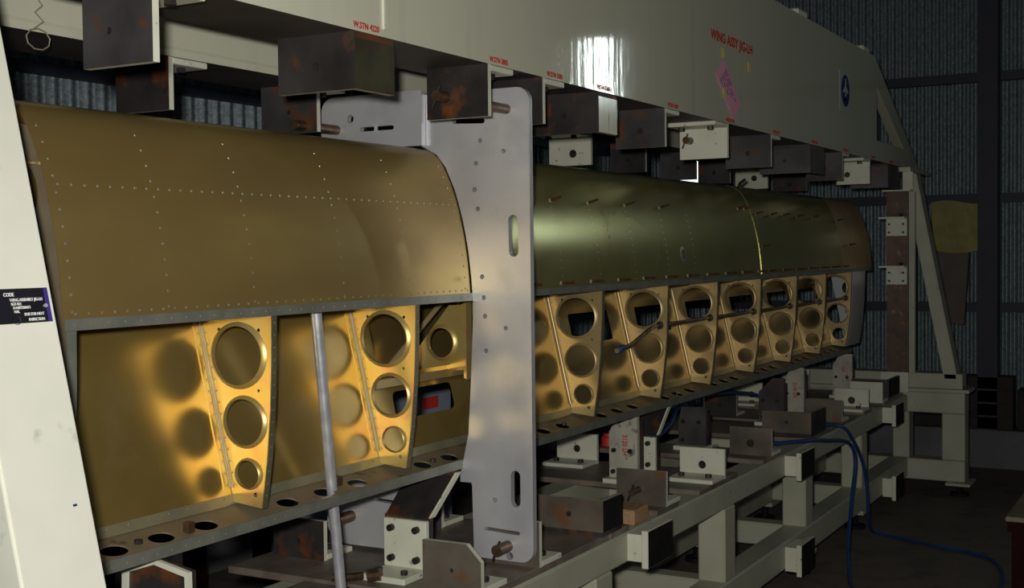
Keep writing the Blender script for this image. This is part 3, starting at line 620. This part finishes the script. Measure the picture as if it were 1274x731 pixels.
# bay beside the aluminium plate
nw = Vector((0, -sl.z, sl.y))
gp = MB().plate([(1.349, .952), (1.388, .952), (1.480, .845), (1.515, .835), (1.515, .805), (1.349, .818)], [circ(1.406, .873, .032, .035)], (2.20, 0, 0), *YZ, .002).build('gusset_plate', M['rib_gold'], wg); gp['label'] = 'small golden gusset with one round flanged hole'
MB().ring((2.20, 1.406, .873), (-1, 0, 0), [(.031, -.002), (.031, .006), (.034, .005), (.039, 0)], 28, u=(0, 1, 0)).build('hole_rim', M['rib_gold'], gp, smooth=True)
MB().box(2.178, 2.20, 1.333, 1.335, .80, .962).box(2.198, 2.20, 1.335, 1.352, .80, .962).build('edge_angle', M['rib_gold'], gp)
b = MB(); b.box(1.91, 2.30, yweb(.813)-.022, yweb(.813), .806, .809); b.box(1.91, 2.30, yweb(.813)-.024, yweb(.813)-.022, .806, .822); b.build('stiffener', M['rib'], wg)
MB().cyl((2.10, 1.50, .80), (2.245, 1.43, .96), .006, n=8).build('diagonal_brace', M['rib'], wg)
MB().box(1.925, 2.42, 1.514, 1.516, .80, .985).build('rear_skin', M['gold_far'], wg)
# ribs
PF = [(1.2735, .9655), (1.275, .90), (1.279, .82), (1.287, .74), (1.299, .662)]
def rib(x, gold, first=False):
    mt = M['rib_gold'] if gold else M['rib']
    out = PF[::-1]+[(p.x+.004, p.y) for p in CN[1:-1] if p.y < 1.262]
    out = PF[::-1]+[(q[0]+.003, q[1]) for q in CF[1:6]]+[(1.40, 1.245), (1.436, 1.20), (1.438, 1.10), (yweb(.96)-.001, .96), (yweb(.80)-.001, .80), (yweb(.668)-.001, .668)]
    hl = [(1.342, .902, .0475), (1.331, .797, .0375), (1.325, .715, .0225)]
    hs = [circ(y, z, r*1.08, r, 32) for y, z, r in hl]
    small = [(1.300, .943, .003), (1.382, .943, .003), (1.302, .848, .0025), (1.312, .683, .004)]
    hs += [circ(y, z, r, n=8) for y, z, r in small]+[circ(1.36, 1.07, .04, .045), circ(1.372, 1.18, .03, .032)]
    b = MB(); b.plate(out, hs, (x, 0, 0), *YZ, .0016); o = b.build('rib', mt, wg)
    for y, z, r in hl:
        MB().ring((x, y, z), (-1, 0, 0), [(r*.985, -.0017), (r*.985, .0055), (r*1.03, .0050), (r*1.13, .0002)], 36, sx=1.08, u=(0, 1, 0)).build('hole_rim', mt, o, smooth=True, angle=50)
    # front flange (bent along the contour) with rivets
    b = MB()
    for i in range(len(PF)-1):
        (ya, za), (yb, zb) = PF[i], PF[i+1]
        b.hexa([(x, ya-.0012, za), (x+.012, ya-.0012, za), (x+.012, yb-.0012, zb), (x, yb-.0012, zb)], [(x, ya+.0004, za), (x+.012, ya+.0004, za), (x+.012, yb+.0004, zb), (x, yb+.0004, zb)])
    f = b.build('front_flange', M['ribedge'], o)
    b = MB()
    for k in range(15):
        z = .955-.0195*k
        for i in range(len(PF)-1):
            if PF[i+1][1] <= z <= PF[i][1]: y = PF[i][0]+(PF[i+1][0]-PF[i][0])*(PF[i][1]-z)/(PF[i][1]-PF[i+1][1])
        b.ring((x+.006, y-.0012, z), (0, -1, 0), [(.0016, 0), (.0011, .0007), (.0001, .0009)], 6)
    stuff(b.build('flange_rivets', M['rivet'], f))
    # rear flange on the web and bend bead, its highlight painted pale on gold ribs
    q0 = Vector((x, yweb(.964), .964)); q1 = Vector((x, yweb(.690), .690))
    for xa, xb in ((x-.016, x),):
        a = [Vector((xa, q0.y, q0.z)), Vector((xb, q0.y, q0.z)), Vector((xb, q1.y, q1.z)), Vector((xa, q1.y, q1.z))]
        MB().hexa([v+nw*.0018 for v in a], a).build('rear_flange', mt, o)
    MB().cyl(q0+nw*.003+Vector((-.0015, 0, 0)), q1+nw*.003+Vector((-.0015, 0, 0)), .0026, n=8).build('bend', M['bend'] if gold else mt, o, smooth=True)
    b = MB()
    for k in range(15):
        z = .955-.0185*k
        b.ring(Vector((x-.009, yweb(z), z))+nw*.0018, nw, [(.0015, 0), (.0001, .0009)], 6)
        b.ring(Vector((x-.0002, yweb(z)-.010, z)), (-1, 0, 0), [(.0015, 0), (.0001, .0009)], 6)
    stuff(b.build('bend_rivets', M['rivet'], o))
    return o
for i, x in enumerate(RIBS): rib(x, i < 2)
# root end rib
out = PF[::-1]+[(q[0]+.003, q[1]) for q in CF[1:6]]+[(1.40, 1.255), (1.436, 1.20), (1.438, 1.10), (yweb(.96)-.001, .96), (yweb(.668)-.001, .668)]
b = MB(); b.plate(out, [circ(1.356, 1.143, .036, .042), circ(1.345, 1.035, .041, .048), circ(1.372, 1.225, .024, .020), circ(1.336, .87, .04), circ(1.33, .76, .03)], (1.104, 0, 0), *YZ, .0016); er = b.build('rib', M['flange'], wg); er['label'] = 'root end rib'
b = MB(); b.box(1.088, 1.105, 1.316, 1.42, 1.180, 1.183); b.build('stiffener', M['rib'], er)
b = MB()
for i in range(len(PF)-1):
    (ya, za), (yb, zb) = PF[i], PF[i+1]
    b.hexa([(1.104, ya-.0012, za), (1.120, ya-.0012, za), (1.120, yb-.0012, zb), (1.104, yb-.0012, zb)], [(1.104, ya+.0004, za), (1.120, ya+.0004, za), (1.120, yb+.0004, zb), (1.104, yb+.0004, zb)])
b.build('front_flange', M['strip'], er)
# tip closing plate, bright
b = MB(); b.plate(PF[::-1]+[(1.42, .96), (1.36, .67)], [circ(1.34, .895, .03), circ(1.33, .80, .026), circ(1.325, .72, .02)], (5.30, 0, 0), *YZ, .003); o = b.build('tip_plate', M['silver'], wg); o['label'] = 'bright bare aluminium tip plate'
b = MB()
for i in range(len(PF)-1):
    (ya, za), (yb, zb) = PF[i], PF[i+1]
    b.hexa([(5.095, ya-.001, za), (5.303, ya-.001, za), (5.303, yb-.001, zb), (5.095, yb-.001, zb)], [(5.095, ya+.001, za), (5.303, ya+.001, za), (5.303, yb+.001, zb), (5.095, yb+.001, zb)])
o = b.build('tip_front_sheet', M['silver'], wg); o['label'] = 'bright bare aluminium sheet at the tip'
# lower channel
kf = .32; zf = lambda y: .645+kf*(y-1.299)
hl = []
xs = [1.223, 1.312, 1.403]
for r in RIBS[:-1]: xs += [r+.093, r+.190, r+.285]
fo = (0, 1.299, .645); fv = Vector((0, 1, kf)).normalized()
b = MB(); b.plate([(1.06, 0), (5.17, 0), (5.17, .064), (1.06, .064)], [circ(x, .027, .0225, .0155, 20) for x in xs], fo, (1, 0, 0), tuple(fv), -.002)
lf = b.build('lower_channel', M['flange'], wg)
b = MB(); b.box(1.06, 5.17, 1.2965, 1.299, .632, .650); b.build('front_lip', M['strip'], lf)
b = MB()
for k in range(146): b.ring((1.08+.028*k, 1.2965, .640), (0, -1, 0), [(.0017, 0), (.0001, .0009)], 6)
stuff(b.build('lip_rivets', M['rivet'], lf))
b = MB(); a = [Vector((1.06, 1.3585, .664)), Vector((5.17, 1.3585, .664)), Vector((5.17, yweb(.680), .680)), Vector((1.06, yweb(.680), .680))]
b.hexa([v+nw*.003 for v in a], [v+nw*.0005 for v in a]); b.build('rear_lip', M['lip'], lf)
b = MB()
for k in range(100): b.ring(Vector((1.08+.04*k, yweb(.675), .675))+nw*.003, nw, [(.0018, 0), (.0001, .0009)], 6)
stuff(b.build('rear_lip_rivets', M['rivet'], lf))
for x, y in ((1.355, 1.318), (1.735, 1.333)):
    b = MB(); b.box(x, x+.012, y-.006, y+.006, zf(y), zf(y)+.016); b.build('clip', M['pin'], lf)
b = MB()
for x in (1.268, 2.035, 2.60): b.cyl((x, 1.325, zf(1.325)), (x, 1.325, zf(1.325)+.006), .006, n=8)
b.build('plug_bolt', M['bolt'], lf)

# tube running through the ribs
p = thing('fuel_tube', 'thin brown tube passing through the open ribs with a blue end cap', 'tube', (3.9, 1.32, .86))
pt = [(2.885, 1.302, .815), (2.94, 1.301, .821), (3.00, 1.299, .838), (3.06, 1.297, .855), (3.12, 1.297, .860), (5.10, 1.297, .860)]
MB().tube(smoothc(pt[:5], 4)+[Vector(pt[5])], .0048, 8).build('tube', M['pin'], p, smooth=True)
MB().cyl((2.890, 1.302, .8155), (2.864, 1.303, .812), .0085, n=12).build('end_cap', M['hose'], p)
MB().cyl((2.864, 1.303, .812), (2.852, 1.303, .810), .006, n=10).build('cap_tip', M['rivet'], p)
for x in RIBS[4:]:
    MB().ring((x-.001, 1.297, .860), (-1, 0, 0), [(.005, .004), (.010, .003), (.011, .0)], 14).build('grommet', M['bolt'], p)

# silver pole through the lower channel
p = thing('prop_pole', 'silver metal pole standing through the lower wing flange', 'pole', (1.745, 1.340, .445))
MB().cyl((1.752, 1.336, .445), (1.669, 1.318, .965), .0095, n=18).build('shaft', M['tube'], p, smooth=True)
MB().cyl((1.752, 1.336, .445), (1.750, 1.3355, .470), .0165, n=6).build('foot_nut', M['bolt'], p)
o = MB().box(1.66, 1.84, 1.22, 1.49, .430, .445).build('bearing_plate', M['xplate'], None); o.parent = bf; o.location = -bf.location

# far brown post with white pads
p = thing('tip_post', 'rust brown upright post plate with two white bracket pads beyond the wing tip', 'post', (5.46, 1.17, .445))
MB().box(5.450, 5.470, 1.128, 1.217, .525, 1.30).build('plate', M['post'], p)
MB().box(5.470, 5.497, 1.104, 1.215, .525, 1.30).build('channel', M['frame'], p)
MB().box(5.440, 5.450, 1.125, 1.240, .445, .530).build('foot', M['white'], p)
for z in (1.112, .905):
    o = MB().box(5.436, 5.450, 1.130, 1.215, z, z+.072).box(5.385, 5.450, 1.130, 1.235, z+.072, z+.080).build('pad', M['white'], p)
    b = MB()
    for yy in (1.145, 1.203):
        for zz in (z+.015, z+.050): b.cyl((5.430, yy, zz), (5.438, yy, zz), .005, n=6)
    b.build('bolt', M['bolt'], o)
    MB().cyl((5.36, 1.15, z+.088), (5.45, 1.155, z+.088), .007, n=8).build('stud', M['bolt'], o)

# ---------------------------------------------------------------- hoses, tables, things at the walls
def hose(label, pts):
    o = MB().tube(smoothc(pts, 5), .0062, 8).build('air_hose', M['hose'], None, smooth=True); return tag(o, label, 'hose')
hose('blue hose over the front rail, hanging and trailing toward the camera on floor', [(3.72, 1.24, .452), (3.80, 1.16, .456), (3.88, 1.10, .456), (4.00, 1.085, .440), (4.25, 1.08, .400), (4.33, 1.075, .33), (4.27, 1.07, .22), (4.16, 1.055, .10), (4.08, 1.035, .03), (4.03, 1.02, .0065), (3.92, .99, .0065), (3.80, .95, .0065), (3.5, .90, .0065)])
hose('dark blue hose from the far corner bracket, looping wide across the floor', [(4.23, 1.22, .455), (4.225, 1.15, .458), (4.225, 1.09, .455), (4.30, 1.075, .40), (4.42, 1.07, .30), (4.48, 1.07, .20), (4.52, 1.075, .10), (4.60, 1.085, .03), (4.66, 1.075, .0065), (4.60, .96, .0065), (4.53, .82, .0065), (4.49, .72, .0065), (4.40, .63, .0065), (4.20, .575, .0065), (4.02, .57, .0065), (3.85, .62, .0065)])
hose('bright blue hose lying behind the brackets over the base', [(3.30, 1.45, .452), (3.36, 1.44, .49), (3.50, 1.43, .53), (3.68, 1.47, .565), (3.80, 1.48, .575), (4.00, 1.47, .572), (4.20, 1.45, .558), (4.36, 1.42, .53), (4.43, 1.38, .49), (4.44, 1.34, .4525)])
def table(name, label, x0, x1, y0, y1, h, leg=.045):
    e = thing(name, label, 'table', ((x0+x1)/2, (y0+y1)/2, 0))
    MB().box(x0, x1, y0, y1, h-.012, h).build('tabletop', M['tan'], e, bevel=.002)
    MB().box(x0+.004, x1-.004, y0+.004, y0+.012, h-.035, h-.012).box(x0+.004, x1-.004, y1-.012, y1-.004, h-.035, h-.012).box(x0+.004, x0+.012, y0+.012, y1-.012, h-.035, h-.012).box(x1-.012, x1-.004, y0+.012, y1-.012, h-.035, h-.012).build('apron', M['red'], e)
    for x in (x0+.012, x1-leg-.012):
        for y in (y0+.012, y1-leg-.012): MB().box(x, x+leg, y, y+leg, 0, h-.012).build('leg', M['red'], e)
    return e
table('work_table', 'low tan topped table with dark red legs at right edge', 2.99, 3.55, -.15, .405, .45)
table('work_table', 'red legged bench standing at the back wall behind the base frame', 2.55, 3.32, 2.45, 2.88, .55)
o = MB().box(2.62, 3.02, 1.90, 2.16, 0, .672).build('steel_cabinet', M['cabinet'], None, bevel=.006); tag(o, 'blue grey steel cabinet glimpsed through the window of the spar web', 'cabinet')
MB().box(2.87, 2.945, 1.897, 1.90, .628, .660).build('label_plate', M['label_red'], o)

# things by the end wall
b = MB(); n = 9; q = []
for i in range(n+1):
    for j in range(n+1):
        u, v = i/n, j/n; y = 1.185-.205*u+.018*v*(1-u); z = 1.045+.235*v-.012*math.sin(3*u)*(1-v)+.01*math.sin(5*u)*v
        q.append((XW-.115-.016*math.sin(math.pi*u)*math.sin(math.pi*v)-.006*math.sin(9*u+4*v), y, z))
fs = [(i*(n+1)+j, i*(n+1)+j+1, (i+1)*(n+1)+j+1, (i+1)*(n+1)+j) for i in range(n) for j in range(n)]
N0 = len(q); vs = q+[(XW-.066, y, z) for x, y, z in q]
fs2 = fs+[tuple(k+N0 for k in f[::-1]) for f in fs]
edge = [i*(n+1) for i in range(n+1)]+[n*(n+1)+j for j in range(1, n+1)]+[i*(n+1)+n for i in range(n-1, -1, -1)]+[j for j in range(n-1, 0, -1)]
fs2 += [(edge[k], edge[(k+1) % len(edge)], edge[(k+1) % len(edge)]+N0, edge[k]+N0) for k in range(len(edge))]
o = b.add(vs, fs2).build('cloth_sack', M['cloth'], None, smooth=True); tag(o, 'dull yellow cloth sack hanging on the end wall girt', 'sack')
o = MB().hexa([(XW-.10, 1.175, .70), (XW-.10, 1.048, .68), (XW-.10, 1.025, 1.05), (XW-.10, 1.180, 1.05)], [(XW-.066, 1.175, .70), (XW-.066, 1.048, .68), (XW-.066, 1.025, 1.05), (XW-.066, 1.180, 1.05)]).build('hanging_board', M['board'], None, bevel=.003); tag(o, 'dark brown board hanging below the yellow sack', 'board')
e = thing('storage_crate', 'dark wooden crate on the plinth of the end wall right of the far leg', 'crate', (6.38, .95, .185))
for k in range(4): MB().box(XW-.15, XW-.14, .82, 1.09, .19+.064*k, .245+.064*k).build('slat', M['crate'], e)
MB().box(XW-.14, XW-.03, .82, 1.09, .185, .44).build('body', M['crate'], e)
o = MB().box(XW-.15, XW-.05, .10, .80, .185, .385).build('timber_baulk', M['crate'], None, bevel=.006); tag(o, 'long dark timber baulk on the plinth at the right edge', 'timber')
o = MB().box(XW-.15, XW-.05, 1.12, 2.3, .185, .40).build('timber_baulk', M['crate'], None, bevel=.006); tag(o, 'long dark timber baulk on the plinth behind the far end frame', 'timber')
for k, (x, y, r, lab) in enumerate(((5.0, 1.9, .12, 'dark bundle on the floor behind the second base post'), (5.55, 1.95, .11, 'dark bundle on the floor behind the third base post'), (4.3, 2.0, .13, 'dark bundle on the floor behind the red marked far support'))):
    b = MB(); b.ring((x, y, 0), (0, 0, 1), [(r, .0), (r*1.05, .05), (r*.9, .13), (r*.5, .18), (.001, .19)], 14)
    b.v = [(vx+.02*math.sin(vz*40+vx*30), vy+.02*math.sin(vx*40), vz*(1+.2*math.sin(vx*25+vy*31))) for vx, vy, vz in b.v]
    o = b.build('canvas_bundle', M['crate'], None, smooth=True, angle=80); tag(o, lab, 'bundle')
